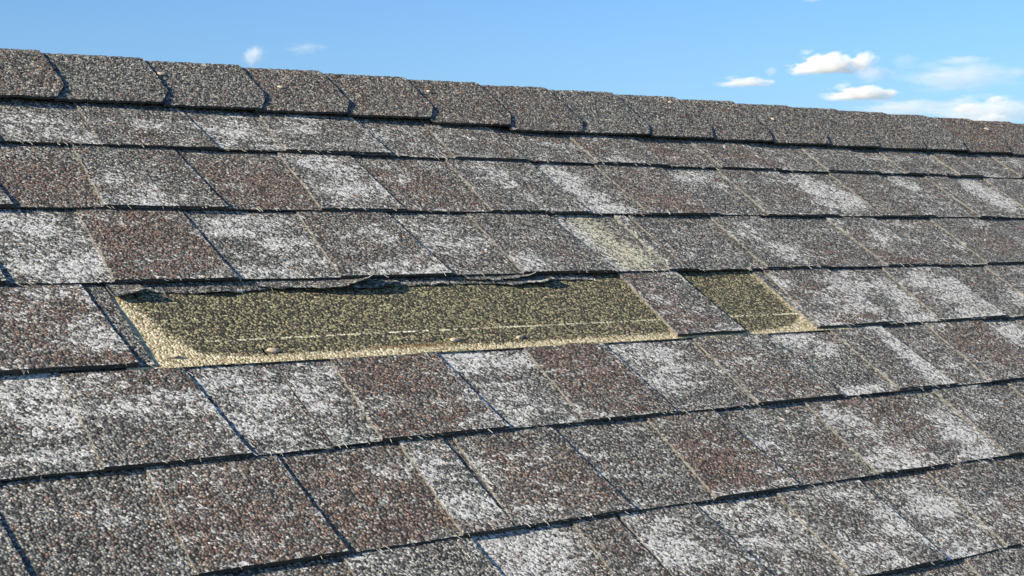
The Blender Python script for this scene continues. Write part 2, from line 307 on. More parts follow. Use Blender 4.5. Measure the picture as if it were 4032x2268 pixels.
def slab(name, parent, row, lt, lb, rt, rb, zt, zb, mats, t0=None, t1=None, seed=0, gaps=None, lift=(0, 0), jag=0.006, step=0.045,
         solid_left=True, solid_right=True, origin=None, extra=None, edge_fib_sun=True, kind_attr=None, toff=0.0):
    """a flat sheet between side lines (s at t=row-1 and at t=row), top at zt above the course's bed, sides down to zb.
    lt/lb left line, rt/rb right line."""
    T0 = row-1-0.10 if t0 is None else t0
    T1 = row+toff if t1 is None else t1
    tv = np.array(ticks(T0, T1, step, 0.022))
    nu = max(3, int(round(max(rb-lb, rt-lt)/step)))
    uv_ = np.linspace(0, 1, nu+1)
    w = max(rb-lb, 0.05)
    uv_ = np.unique(np.round(np.concatenate([uv_, [0.018/w if 0.018/w < .3 else .3, 1-(0.03/w if 0.03/w < .3 else .3)]]), 5))
    TT, UU = np.meshgrid(tv, uv_, indexing='ij')
    f = (TT-(row-1))
    SL = lt+(lb-lt)*f; SR = rt+(rb-rt)*f
    SS = SL+(SR-SL)*UU
    # slightly ragged cut edges
    e = np.exp(-((TT-T1)/0.02)**2)
    TT2 = TT + e*jag*(N3(SS*3.1+seed*5.3, SS*0+row)*1.6+N3(SS*17+seed, SS*0+row*2)*0.8)
    el = np.exp(-(UU*w/0.02)**2); er = np.exp(-((1-UU)*w/0.02)**2)
    SS2 = SS + jag*(el*(2*N3(TT*9+seed, TT*0+1.5)+1.2*N2(TT*31+seed, TT*0+3))+er*(2*N3(TT*9+seed, TT*0+9.5)+1.2*N2(TT*31+seed, TT*0+6)))
    bed = 2*L*(TT-(row-1))
    warp = 0.5*L*(N1(SS*1.3+row*9, TT*2.0+seed)+0.5*N2(SS*5, TT*5+row))*np.clip(f, 0, 1)**2
    tip = np.clip(f, 0, 1.1)**3*(lift[0]*(1-UU)**2+lift[1]*UU**2)*L
    ZZ = bed+zt+warp+tip
    nt, ns = TT.shape
    fib, br = wear(SS, TT, SL, SR, row, gaps, seed)
    if edge_fib_sun:
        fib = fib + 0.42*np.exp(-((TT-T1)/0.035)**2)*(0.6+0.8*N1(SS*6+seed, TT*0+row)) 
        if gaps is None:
            fib = fib + 0.45*np.exp(-(UU*w/0.010)**2)+0.42*np.exp(-((1-UU)*w/0.05)**2)*(0.7+N2(TT*5+seed, TT*0))  # left line paints the sunlit rim into the colour; right band is bare fibre
    V = []; UVs = []; 
    c, s_ = CP, SP
    X = O.x+E*SS2; Y = O.y-E*(TT2*c+ZZ*s_); Z = O.z+E*(-TT2*s_+ZZ*c)
    top = np.stack([X, Y, Z], -1).reshape(-1, 3)
    UV = np.stack([SS*E, TT*E], -1).reshape(-1, 2)
    idx = np.arange(nt*ns).reshape(nt, ns)
    F = []; MI = []; SM = []
    for i in range(nt-1):
        for j in range(ns-1):
            F.append((int(idx[i, j]), int(idx[i+1, j]), int(idx[i+1, j+1]), int(idx[i, j+1]))); MI.append(0); SM.append(True)
    verts = [top]; uvs = [UV]; fa = [fib.reshape(-1)]; ba = [br.reshape(-1)]
    base = nt*ns
    def wall(ii, jj, mi, rev):
        nonlocal base
        n = len(ii)
        z2 = 2*L*(TT[ii, jj]-(row-1))+zb
        ss, tt = SS2[ii, jj], TT2[ii, jj]
        a = np.stack([X[ii, jj], Y[ii, jj], Z[ii, jj]], -1)
        b = np.stack([O.x+E*ss, O.y-E*(tt*c+z2*s_), O.z+E*(-tt*s_+z2*c)], -1)
        verts.append(a); verts.append(b); uvs.append(UV[idx[ii, jj]]); uvs.append(UV[idx[ii, jj]]+0.002)
        for _ in range(2): fa.append(fib[ii, jj]); ba.append(br[ii, jj])
        for q in range(n-1):
            p = (base+q, base+q+1, base+n+q+1, base+n+q)
            F.append(p if not rev else p[::-1]); MI.append(mi); SM.append(False)
        base += 2*n
    jj = np.arange(ns); ii = np.arange(nt)
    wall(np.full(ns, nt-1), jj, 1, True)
    if solid_left: wall(ii, np.zeros(nt, int), 2, True)  # left sides get the paler edge colour with sun painted in
    if solid_right: wall(ii, np.full(nt, ns-1), 1, False)  # right sides get the dark edge colour with shade painted in
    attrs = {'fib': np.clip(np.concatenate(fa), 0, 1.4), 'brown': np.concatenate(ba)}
    n = len(attrs['fib'])
    st = np.zeros(n)
    if kind_attr: 
        st = kind_attr(np.concatenate(uvs)[:, 0]/E, np.concatenate(uvs)[:, 1]/E)
    attrs['stain'] = st
    return link(name, np.concatenate(verts), F, mats, parent, origin, np.concatenate(uvs), attrs, MI, SM)

def stain_fn(s, t):   # yellowish staining on one gap of the third course
    return np.exp(-(((s-8.72)/0.33)**4)) * ((t > 2) & (t < 3))

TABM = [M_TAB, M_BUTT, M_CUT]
rng = random.Random(5)

def strip(row, s0, s1, teeth, label, group, toff=0.0, name='shingle', first_left=True):
    root = thing(name, label, 'shingle', W((s0+s1)/2, row, 0), group)
    # backing sheet, seen in the gaps between the tabs
    gaps = []; cur = s0
    for (a, b, c_, d) in teeth:
        if min(a, b) > cur: gaps.append((cur, min(a, b)))
        cur = max(c_, d)
    if cur < s1: gaps.append((cur, s1))
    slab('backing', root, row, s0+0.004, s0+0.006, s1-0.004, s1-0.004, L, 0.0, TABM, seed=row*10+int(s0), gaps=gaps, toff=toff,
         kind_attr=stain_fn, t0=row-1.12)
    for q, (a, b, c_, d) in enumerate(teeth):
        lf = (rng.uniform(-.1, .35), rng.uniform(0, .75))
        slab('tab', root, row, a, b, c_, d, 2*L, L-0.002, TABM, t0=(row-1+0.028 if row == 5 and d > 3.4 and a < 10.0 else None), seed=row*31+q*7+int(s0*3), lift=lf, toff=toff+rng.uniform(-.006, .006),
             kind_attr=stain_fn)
    loose_fibres(root, row, s0, s1, teeth, toff)
    return root

def loose_fibres(root, row, s0, s1, teeth, toff):
    """glass fibres standing off the worn mat and off the butt edge"""
    rr = random.Random(int(s0*7)+row*1000)
    V = []; F = []
    def surf(s):
        f = 0.5
        for (a, b, c_, d) in teeth:
            if min(a, b) < s < max(c_, d): return 2*L
        return L
    def fibre(s, t, z, ang, ln, w, up, bend):
        n = 4; base = len(V)
        for i in range(n+1):
            q = i/n; a = ang+bend*q
            x = s+ln*q*math.cos(a); y = t+ln*q*math.sin(a)
            zz = z+up*math.sin(math.pi*min(q*1.0, 1)*0.75)
            px, py = -math.sin(a)*w*(1-0.5*q), math.cos(a)*w*(1-0.5*q)
            V.append(W(x-px, y-py, zz)); V.append(W(x+px, y+py, zz)); V.append(W(x, y, zz+w*1.3))
        for i in range(n):
            a = base+3*i; b = a+3
            F.extend([(a, a+2, b+2, b), (a+2, a+1, b+1, b+2), (a+1, a, b, b+1)])
    for (bs, bt, rs, rt, k) in WHITE:
        if row-1 < bt <= row and s0 < bs < s1 and k > 0.3:
            for _ in range(int(70*rs*math.sqrt(rt)*k)+4):
                s = bs+rr.gauss(0, .42)*rs; t = bt+rr.gauss(0, .5)*rt
                if not (row-0.98 < t < row-0.05): continue
                z = 2*L*(t-(row-1))+surf(s)+0.3*L
                fibre(s, t, z, math.radians(rr.gauss(50, 20)), rr.uniform(.015, .055), rr.uniform(.0005, .0013), rr.uniform(.1, .5)*L, rr.uniform(-.5, .5))
    s = s0+.02
    while s < s1:
        s += rr.expovariate(1/.11)+.01
        z = 2*L+surf(s)-0.1*L
        fibre(s, row+toff-0.02, z, math.radians(rr.gauss(58, 20)), rr.uniform(.02, .07), rr.uniform(.0005, .0014), rr.uniform(-.3, .4)*L, rr.uniform(-.6, .6))
    o = link('loose_fibres', V, F, [M_HAIR], root)
    o['kind'] = 'stuff'
# ------------------------------------------------------------------ the courses: strips of laminated shingle and their raised tabs
# tab = (left line at the top of the course, left line at the butt, right line at the top, right line at the butt), in units of E
G = 'shingle strips laid in overlapping courses'
STRIPS = [
 (1, 0.15, 7.15, [(0.6, 0.55, 1.5, 1.55), (2.2, 2.15, 3.1, 3.17), (4.07, 4.05, 5.03, 5.12), (5.87, 5.80, 6.87, 6.94)], 0.0,
  'leftmost shingle strip right under the ridge caps, grey with pale streaked patches'),
 (1, 7.15, 14.15, [(7.73, 7.69, 8.51, 8.57), (9.56, 9.54, 10.46, 10.54), (11.35, 11.39, 12.28, 12.34), (13.26, 13.20, 14.143, 14.143)], 0.012,
  'reddish brown shingle strip under the middle ridge caps, in the topmost course'),
 (1, 14.15, 21.15, [(14.69, 14.71, 15.60, 15.65), (15.75, 15.78, 16.28, 16.28), (17.15, 17.14, 18.1, 18.14), (19.0, 18.95, 19.9, 19.95)], 0.0,
  'topmost course shingle strip under the farthest ridge caps, at the right edge'),
 (2, 1.15, 8.15, [(1.9, 1.85, 2.92, 2.97), (3.79, 3.70, 4.70, 4.77), (5.72, 5.67, 6.49, 6.53), (7.57, 7.51, 8.145, 8.148)], -0.015,
  'left shingle strip in the second course below the ridge caps, brown beside whitish tabs'),
 (2, 8.15, 15.15, [(8.155, 8.152, 8.62, 8.70), (9.49, 9.50, 10.44, 10.48), (11.31, 11.25, 12.30, 12.38), (13.20, 13.16, 14.12, 14.14), (15.03, 15.05, 15.145, 15.145)], 0.0,
  'second course shingle strip right of centre, bright white gap beside a rusty tab'),
 (2, 15.15, 22.15, [(15.155, 15.155, 15.50, 15.52), (16.27, 16.25, 17.25, 17.3), (18.2, 18.1, 19.1, 19.2)], 0.0,
  'white streaked shingle strip at the right edge in the second course below the ridge caps'),
 (3, 2.2, 9.2, [(2.205, 2.205, 2.58, 2.60), (3.47, 3.40, 4.35, 4.40), (5.42, 5.33, 6.34, 6.43), (7.22, 7.20, 8.17, 8.29), (9.02, 8.98, 9.17, 9.195)], 0.0,
  'shingle strip directly above the torn edge, with one brown tab at its left'),
 (3, 9.2, 16.2, [(9.215, 9.215, 9.27, 9.36), (10.36, 10.33, 11.11, 11.24), (12.18, 12.2, 13.0, 13.06), (14.04, 14.0, 15.0, 15.11)], 0.0,
  'dark grey third course shingle strip above the small bare patch, reaching the right edge'),
 (4, -3.68, 3.32, [(-2.6, -2.7, -1.7, -1.6), (-0.9, -0.95, 0.0, 0.1), (2.1, 2.02, 3.14, 3.19)], 0.0,
  'shingle strip ending at the left end of the bare patch, one brown tab showing'),
 (4, 10.11, 17.11, [(10.28, 10.15, 11.24, 11.27), (12.12, 12.0, 13.11, 13.13), (13.94, 13.93, 15.0, 15.05), (16.0, 15.9, 17.0, 17.05)], 0.0,
  'heavily white streaked shingle strip starting right of the small bare patch'),
 (5, -2.78, 4.22, [(-1.5, -1.55, -0.6, -0.5), (0.8, 0.75, 1.75, 1.78), (2.64, 2.56, 3.51, 3.58)], 0.015,
  'grey and white shingle strip under the left part of the bare patch'),
 (5, 4.22, 11.2, [(4.70, 4.61, 5.66, 5.73), (6.53, 6.47, 7.38, 7.44), (8.44, 8.39, 9.40, 9.48), (10.28, 10.29, 11.05, 11.11)], 0.0,
  'shingle strip under the middle and right of the bare patch, with two reddish brown tabs'),
 (5, 11.2, 18.2, [(11.75, 11.69, 12.71, 12.75), (13.6, 13.5, 14.5, 14.6), (15.5, 15.4, 16.5, 16.6)], 0.0,
  'brown and white shingle strip at the right edge, one course below the small bare patch'),
 (6, -1.8, 5.17, [(-0.9, -0.95, 0.0, 0.05), (0.9, 0.85, 1.80, 1.83), (2.84, 2.77, 3.77, 3.80), (4.755, 4.69, 5.12, 5.12)], 0.0,
  'shingle strip at the lower left with one large rusty brown speckled tab'),
 (6, 5.17, 12.2, [(5.22, 5.14, 6.14, 6.21), (7.12, 7.04, 7.88, 7.97), (8.98, 8.93, 9.71, 9.83), (10.76, 10.75, 11.5, 11.5), (11.93, 11.93, 12.19, 12.19)], 0.0,
  'grey and rusty shingle strip across the lower middle, directly above the pale whitish one'),
 (6, 12.2, 19.2, [(12.21, 12.21, 12.6, 12.65), (13.4, 13.3, 14.3, 14.4)], 0.0,
  'short end of a grey shingle strip cut off by the right edge, low down'),
 (7, -0.95, 6.06, [(0.1, 0.05, 1.0, 1.1), (2.0, 1.95, 2.95, 3.0), (3.765, 3.74, 4.75, 4.80), (5.635, 5.60, 6.03, 6.055)], 0.0,
  'shingle strip cut off by the bottom edge, left of centre, with a bright white gap'),
 (7, 6.06, 13.05, [(6.068, 6.068, 6.82, 6.93), (7.70, 7.65, 8.69, 8.73), (9.56, 9.53, 10.43, 10.48), (11.3, 11.2, 12.2, 12.3)], 0.0,
  'pale whitish shingle strip across the lower right corner'),
 (8, 7.1, 14.1, [(7.2, 7.1, 8.0, 8.1), (8.95, 8.85, 9.75, 9.82), (10.6, 10.5, 11.5, 11.6)], 0.0,
  'small grey corner of the lowest shingle strip, at the bottom right corner of the picture'),
]
for (row, a, b, teeth, toff, label) in STRIPS:
    strip(row, a, b, teeth, label, G, toff)

# upper parts of the two strips of course 5, laid bare where the strip of course 4 blew away
def headlap(root, s0, s1, seed):
    tv = np.unique(np.concatenate([np.arange(2.9, 4.03, 0.025), [3.722, 3.729, 3.735, 3.741, 3.748, 4.03]]))
    sv = np.unique(np.concatenate([np.arange(s0, s1, 0.03), [s1]]))
    T, S = np.meshgrid(tv, sv, indexing='ij')
    Z = 2*L*(T-4)+2*L + (0.35*L*N1(S*1.1, T*2.5)+0.25*L*N2(S*5, T*5))*np.clip((4.0-T)*5, 0, 1)
    # pale border of old sealant: left side and bottom
    bl = np.interp(T, [2.9, 3.15, 3.43, 3.62, 3.70, 3.76, 4.1], [3.37, 3.40, 3.50, 3.54, 3.58, 3.66, 3.66])
    left = (bl-S)/0.14
    bt = np.interp(S, [3.3, 3.60, 3.72, 3.95, 4.3, 5.0, 6.0, 7.0, 8.3, 9.0, 9.4, 9.8, 10.05, 10.2], [3.70, 3.76, 3.86, 3.915, 3.925, 3.93, 3.945, 3.935, 3.935, 3.97, 3.965, 3.93, 3.84, 3.70])
    bt = bt + 0.014*N3(S*6, T*0) + 0.01*N3(S*17, T*0+3)
    bot = (T-bt-0.012)/0.06
    d = np.maximum(left, bot)
    tan = np.clip(0.5+d*0.5, 0, 1.3)
    low = np.clip((T-3.995)/0.03, 0, 1)*np.clip(0.45+1.2*N1(S*2.1, T*0+4), 0.1, 1)
    tan = tan*(1-0.85*low)
    right = np.exp(-((S-10.12)/0.10)**2)*0.55*(S > 9.1)
    tan = tan+right
    org = np.exp(-((d+0.4)/0.55)**2)*np.clip(0.35+1.6*N2(S*2.3, T*1.5), 0, 1)*(S < 8.4)
    br = 0.03+0.25*np.clip(N1(S*3, T*6), 0, 1)+0.25*np.exp(-((T-3.9)/0.03)**2)*(np.clip(N2(S*4, T*0+2), 0, 1))
    dots = np.exp(-((T-3.735)/0.009)**4)*np.clip((S-3.62)/0.25, 0, 1)*np.clip(0.7+1.2*N3(S*5, T*0+7), 0, 1) * ((S < 8.3) | (S > 9.15)) 
    if seed == 1: S = S - 0.022*np.exp(-((T-3.90)/0.045)**2)*(S > s1-0.02)
    X = O.x+E*S; Y = O.y-E*(T*CP+Z*SP); ZZ = O.z+E*(-T*SP+Z*CP)
    nt, ns = T.shape
    idx = np.arange(nt*ns).reshape(nt, ns)
    F = [(int(idx[i, j]), int(idx[i+1, j]), int(idx[i+1, j+1]), int(idx[i, j+1])) for i in range(nt-1) for j in range(ns-1)]
    o = link('headlap', np.stack([X, Y, ZZ], -1).reshape(-1, 3), F, [M_LAP], root, None, np.stack([S*E, T*E], -1).reshape(-1, 2),
             {'tan': tan.ravel(), 'org': org.ravel(), 'brown': br.ravel(), 'dots': dots.ravel()}, [0]*len(F), [True]*len(F))
    o['label'] = 'bare olive grey headlap bordered by tan sealant with a dotted yellow line'
    return o
roots5 = [o for o in bpy.data.objects if o.get('category') == 'shingle' and 'part of the bare patch' in o['label'] or o.get('category') == 'shingle' and 'middle and right of the bare patch' in o['label']]
roots5.sort(key=lambda o: o.location.x)
headlap(roots5[0], 3.1, 4.2215, 1)
headlap(roots5[1], 4.222, 10.6, 2)

# ------------------------------------------------------------------ what is left of the strip that blew away
torn = thing('torn_shingle', 'torn shingle strip, ragged remnant above the bare olive patch with one tab left', 'torn shingle', W(6.7, 3.5, 0))
def ragged(name, parent, s0, s1, prof, zoff, thick, seed, curl=None, mats=None):
    """ragged strip of torn mat hanging out under the butt of the course above; prof: (s, t of torn edge)"""
    ps = [p[0] for p in prof]; pt = [p[1] for p in prof]
    sv = np.arange(s0, s1, 0.02); nt = 9
    rr = np.random.default_rng(seed)
    edge = np.interp(sv, ps, pt)+0.02*N3(sv*6+seed, sv*0+2)+0.022*N3(sv*23+seed, sv*0+5)+0.012*(rr.random(len(sv))-0.5)
    U = np.linspace(0, 1, nt)
    V = []; att = []; uv = []
    cl = np.interp(sv, [c[0] for c in curl], [c[1] for c in curl]) if curl else np.zeros_like(sv)
    for layer in (0, 1):
        for u in U:
            t = 2.9+(edge-2.9)*u
            z = 2*L*(t-3)+zoff+ (cl+0.3*L*N1(sv*4, sv*0+seed))*np.clip((u-0.35)/0.65, 0, 1)**1.6 - layer*thick*np.where(u > 0.97, 0.35, 1.0)
            V.append(np.stack([O.x+E*sv, O.y-E*(t*CP+z*SP), O.z+E*(-t*SP+z*CP)], -1)); uv.append(np.stack([sv*E, t*E], -1))
            att.append(np.full(len(sv), 0.02+0.30*(u > 0.8)))
    n = len(sv); F = []; MI = []
    for i in range(nt-1):
        for j in range(n-1):
            F.append((i*n+j, (i+1)*n+j, (i+1)*n+j+1, i*n+j+1)); MI.append(0)
            b = nt*n
            F.append((b+i*n+j, b+i*n+j+1, b+(i+1)*n+j+1, b+(i+1)*n+j)); MI.append(1)
    for j in range(n-1):
        F.append(((nt-1)*n+j, nt*n+(nt-1)*n+j, nt*n+(nt-1)*n+j+1, (nt-1)*n+j+1)); MI.append(1)
    for (j, rev) in ((0, False), (n-1, True)):
        for i in range(nt-1):
            p = (i*n+j, nt*n+i*n+j, nt*n+(i+1)*n+j, (i+1)*n+j); F.append(p if rev else p[::-1]); MI.append(1)
    V = np.concatenate(V); uv = np.concatenate(uv); att = np.concatenate(att)
    return link(name, V, F, mats or [M_TAB, M_MAT], parent, None, uv, {'fib': att, 'brown': att*0+0.05, 'stain': att*0}, MI, [True]*len(F))
ragged('torn_edge', torn, 3.33, 8.02,
       [(3.33, 3.13), (3.5, 3.12), (3.62, 3.10), (3.82, 3.12), (4.1, 3.14), (4.33, 3.135), (4.5, 3.11), (4.7, 3.09), (5.4, 3.075), (5.9, 3.09), (6.4, 3.09), (6.97, 3.11), (7.3, 3.10), (7.6, 3.06), (8.02, 3.09)],
       L*0.75, L*0.7, 3, [(3.3, 0), (4.0, 0.0), (4.2, 0.025), (4.35, 0.0), (6.1, 0.0), (6.25, 0.01), (6.4, 0.0)])
ragged('torn_flap', torn, 3.33, 3.60, [(3.33, 3.18), (3.45, 3.19), (3.60, 3.175)], L*1.6, L*0.8, 5, [(3.33, 0.02), (3.5, 0.045), (3.6, 0.07)])
ragged('torn_flap', torn, 4.55, 5.62, [(4.55, 3.06), (4.7, 3.11), (5.0, 3.13), (5.3, 3.15), (5.5, 3.12), (5.62, 3.05)], L*1.5, L*0.8, 7, [(4.55, 0.0), (4.9, 0.01), (5.25, 0.03), (5.5, 0.085), (5.62, 0.10)])
ragged('torn_flap', torn, 5.40, 5.86, [(5.40, 3.12), (5.6, 3.14), (5.86, 3.09)], L*1.0, L*0.7, 17, [(5.4, 0.0), (5.7, 0.03), (5.86, 0.035)])
ragged('torn_flap', torn, 6.55, 7.34, [(6.55, 3.04), (6.8, 3.07), (7.1, 3.08), (7.25, 3.07), (7.34, 3.04)], L*1.6, L*0.7, 9, [(6.55, 0.0), (6.9, 0.01), (7.15, 0.035), (7.34, 0.07)])
ragged('torn_flap', torn, 6.80, 7.50, [(6.80, 3.10), (7.1, 3.15), (7.35, 3.14), (7.50, 3.10)], L*1.0, L*0.7, 19, [(6.8, 0.0), (7.2, 0.02), (7.4, 0.045), (7.5, 0.04)])
def torn_hairs():
    rr = random.Random(4); V = []; F = []
    for _ in range(380):
        s = rr.uniform(3.34, 8.0) if rr.random() < .6 else rr.choice([rr.uniform(3.34, 3.6), rr.uniform(5.2, 5.8), rr.uniform(6.9, 7.45)])
        t = 3.075+rr.gauss(0, .02); z = L*rr.uniform(.6, 1.6)
        a = math.radians(rr.gauss(65, 35)); ln = rr.uniform(.01, .05); w = rr.uniform(.0005, .0014); up = rr.uniform(-.3, 1.4)*L
        b = len(V); n = 3
        for i in range(n+1):
            q = i/n; x = s+ln*q*math.cos(a+.5*q); y = t+ln*q*math.sin(a+.5*q); zz = z+up*q
            V.extend([W(x-w, y, zz), W(x+w, y, zz), W(x, y, zz+w*1.5)])
        for i in range(n):
            p = b+3*i; r_ = p+3
            F.extend([(p, p+2, r_+2, r_), (p+2, p+1, r_+1, r_+2), (p+1, p, r_, r_+1)])
    o = link('torn_fibres', V, F, [M_TORNHAIR], torn); o['kind'] = 'stuff'
torn_hairs()
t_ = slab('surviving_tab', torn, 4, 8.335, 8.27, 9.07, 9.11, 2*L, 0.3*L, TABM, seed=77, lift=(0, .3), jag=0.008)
t_['label'] = 'lone rectangular tab still in place inside the bare patch'

# ------------------------------------------------------------------ ridge caps
TC = 0.025
def cap(k, parent=None, verts_only=False):
    e0 = 4.03+0.9835*k + [0, 0, .03, -.03, 0, -.02, -.04, -.03, 0, .02, .05, .03, .02, -.05, -.03][k] if 0 <= k < 15 else 4.03+0.9835*k
    tb = float(np.interp(e0, [0, 3.4, 5.0, 6.0, 7.9, 8.8, 9.7, 11.8, 13.6, 15.6, 18.2], [.30, .29, .25, .255, .235, .30, .37, .375, .36, .365, .34]))
    rr = random.Random(100+k)
    tb += 0.05+rr.uniform(-.012, .012)
    tcn = tb-0.235; clip = 0.155+rr.uniform(-.01, .01)
    s0 = e0-0.9835-0.16
    ta = -0.60; r = 0.17; ang = 2*PITCH; Lt = r*math.tan(ang/2)
    # profile: list of (kind, value)
    near = list(np.linspace(tb, ta+Lt, 34)); arc = list(np.linspace(0, 1, 12))[1:-1]; far = list(np.linspace(Lt, Lt+0.9, 18))
    nv = 46
    vv = np.linspace(0, 1, nv)
    bottom_lift = rr.uniform(0.0, 0.012)
    P3 = []; UV = []; att = []
    u = np.array([CP, SP]); d = np.array([CP, -SP]); nn = np.array([-SP, CP]); nf = np.array([SP, CP])
    prof = [('n', x) for x in near]+[('a', x) for x in arc]+[('f', x) for x in far]
    jr = np.random.default_rng(300+k)
    dist = 0; w = 0
    for (kind, x) in prof:
        if kind == 'n': w = (tb-x)
        elif kind == 'a': w = tb-ta-Lt + x*r*ang
        else: w = tb-ta-Lt + r*ang + (x-Lt)
        sh = 0.0
        if kind == 'n' and x > tcn: sh = clip*(x-tcn)/(tb-tcn)
        se = e0 - sh + 0.006*float(N3(w*9+k, k*2.0))
        ss = s0+(se-s0)*vv
        q = (ss-(e0-0.9835))/0.9835
        h = 0.052+TC*(1.05+0.95*np.clip(q, -0.1, 1))
        if kind == 'n': h = h + bottom_lift*np.exp(-((tb-x)/0.1)**2)
        h = h + 0.006*N1(ss*2+k*3, ss*0+w*4) + 0.012*(jr.random(nv)-0.5)
        if kind == 'n': base = np.array([-x*CP, -x*SP]); pts = base[None]+h[:, None]*nn[None]
        elif kind == 'f':
            A = np.array([-ta*CP, -ta*SP]); pts = (A+d*x)[None]+h[:, None]*nf[None]
        else:
            A = np.array([-ta*CP, -ta*SP]); c0 = (A-u*Lt)-nn*r
            th = math.pi/2+PITCH - x*ang
            n_ = np.array([math.cos(th), math.sin(th)]); pts = c0[None]+(r+h)[:, None]*n_[None]
        for i in range(nv):
            P3.append((O.x+E*ss[i], O.y+E*pts[i, 0], O.z+E*pts[i, 1])); UV.append((ss[i]*E, w*E))
    npf = len(prof)
    F = []; MI = []; SM = []
    for i in range(npf-1):
        for j in range(nv-1):
            F.append((i*nv+j, i*nv+j+1, (i+1)*nv+j+1, (i+1)*nv+j)); MI.append(0); SM.append(True)
    # thickness: right butt and the bottom edge
    def wall(ids, dirs, rev, mi=1):
        b = len(P3)
        for a, (dx, dy, dz) in zip(ids, dirs):
            p = P3[a]; P3.append(p); UV.append(UV[a])
        for a, (dx, dy, dz) in zip(ids, dirs):
            p = P3[a]; P3.append((p[0]+dx, p[1]+dy, p[2]+dz)); UV.append(UV[a])
        n = len(ids)
        for q_ in range(n-1):
            f = (b+q_, b+q_+1, b+n+q_+1, b+n+q_); F.append(f[::-1] if rev else f); MI.append(mi); SM.append(False)
    T_ = E*TC*1.25
    dirs = []; ids = []
    for i, (kind, x) in enumerate(prof):
        v = nn if kind == 'n' else nf if kind == 'f' else np.array([math.cos(math.pi/2+PITCH-x*ang), math.sin(math.pi/2+PITCH-x*ang)])
        ids.append(i*nv+nv-1); dirs.append((0, -v[0]*T_, -v[1]*T_))
    wall(ids, dirs, False)
    Tb = E*(0.055+TC*1.3)
    wall(list(range(nv)), [(0, SP*T_*0.8, -CP*T_*0.8)]*nv, True)
    lst = [(npf-1)*nv+j for j in range(nv)]
    wall(lst, [(0, -SP*T_*2, -CP*T_*2)]*nv, False)
    tone = {0: .45, 1: .08, 2: .12, 3: .55, 4: .38, 5: .50, 6: .36, 7: .06, 8: .28, 9: .38, 10: .25, 11: .25, 12: .38, 13: .06, 14: .8, 15: .62, 16: .45}.get(k, .3)
    n = len(P3); a = np.array(UV)
    br = tone*0.75+0.25*N2(a[:, 0]/E*1.7+k, a[:, 1]/E*2.5)
    return P3, F, UV, br, MI, SM, e0, tb
CAPLAB = [
 'brownish ridge cap cut off by the left edge of the picture',
 'plain dark grey ridge cap, second from the left edge',
 'grey ridge cap third from the left, with a pale chip near its upper left',
 'brown speckled ridge cap fourth from the left, with a light spot in its middle',
 'brownish grey ridge cap fifth from the left, speckled, without any pale chip',
 'reddish brown ridge cap with a cream chip at its top left, sixth from the left',
 'brown and grey ridge cap seventh from the left, beside a plain dark grey one',
 'plain dark grey ridge cap eighth from the left, near the middle of the ridge',
 'ridge cap ninth from the left, with a cream fleck lying on the ridge line',
 'speckled brown ridge cap tenth from the left, under the long thin cloud',
 'ridge cap eleventh from the left, with one cream pebble lying on it',
 'grey brown ridge cap twelfth from the left, under the big bright cloud',
 'grey brown ridge cap thirteenth from the left, right after the one under the bright cloud',
 'plain dark grey ridge cap just left of the rusty orange one',
 'rusty orange brown ridge cap, the most reddish one near the right end of the ridge',
 'brown ridge cap right of the most rusty one, carrying a pale pebble',
 'grey brown ridge cap cut off by the right edge of the picture',
]
for k in range(0, 17):
    P3, F, UV, br, MI, SM, e0, tb = cap(k)
    o = link('ridge_cap', P3, F, [M_CAP, M_BUTT], None, W(e0-0.5, tb, 0.05), UV, {'brown': br}, MI, SM)
    o['label'] = CAPLAB[k]; o['category'] = 'ridge cap'; o['group'] = 'ridge cap shingles overlapping along the ridge'

# ------------------------------------------------------------------ loose flakes
def flake(s, t, z, a, b, h, rot, label, mat=M_FLAKE, curl=0.0, group='pale flakes lying on the roof', cat='flake', name='flake'):
    rr = random.Random(int(s*100)); n = 14; V = []; 
    rad = [1+rr.uniform(-.22, .22) for _ in range(n)]
    rings = [(0.0, 1.0), (0.55, 0.92), (0.9, 0.55), (1.0, 0.0)]
    c, s_ = math.cos(rot), math.sin(rot)
    for (q, zz) in rings:
        for i in range(n):
            x = math.cos(2*math.pi*i/n)*a*q*rad[i]; y = math.sin(2*math.pi*i/n)*b*q*rad[i]
            V.append(W(s+x*c-y*s_, t+x*s_+y*c, z+h*zz+curl*(x/a)**2*(1 if x > 0 else 0.3)))
    F = []
    for r_ in range(3):
        for i in range(n):
            j = (i+1) % n; F.append((r_*n+i, (r_+1)*n+i, (r_+1)*n+j, r_*n+j))
    o = link(name, V, F, [mat], None, W(s, t, z)); o['label'] = label; o['category'] = cat; o['group'] = group
    for p in o.data.polygons: p.use_smooth = True
    return o
flake(4.285, 3.90, 0.030, .055, .020, .022, 0.2, 'oval cream flake beside the short crack in the tan border of the bare patch')
flake(5.93, 3.885, 0.030, .045, .018, .020, 0.1, 'cream flake on the lower border of the bare patch, middle one of the three')
flake(6.58, 3.895, 0.030, .045, .016, .018, -0.2, 'thin cream flake on the lower border of the bare patch, right of the middle one')
flake(3.47, 3.90, 0.030, .06, .022, .008, 0.1, 'curled tan chip with a dark hollow in the lower left corner of the bare patch', curl=0.03, name='chip', cat='chip')
for (s, t, a, lab) in [(5.09, -0.27, .045, 'pale chip on the third ridge cap from the left'), (6.3, -0.16, .045, 'light spot of bare grit on the fourth ridge cap from the left'),
                       (8.12, -0.28, .035, 'cream chip at the top left of the sixth ridge cap'), (13.27, -0.16, .045, 'round cream pebble on the ridge caps under the long thin cloud'),
                       (17.85, -0.28, .06, 'pale pebble on the ridge near the right edge of the picture'), (11.72, -0.42, .05, 'cream fleck on the ridge line left of the long thin cloud')]:
    flake(s, t, 0.052+TC*1.6, a*0.8, a*0.5, .016, 0.3, lab)

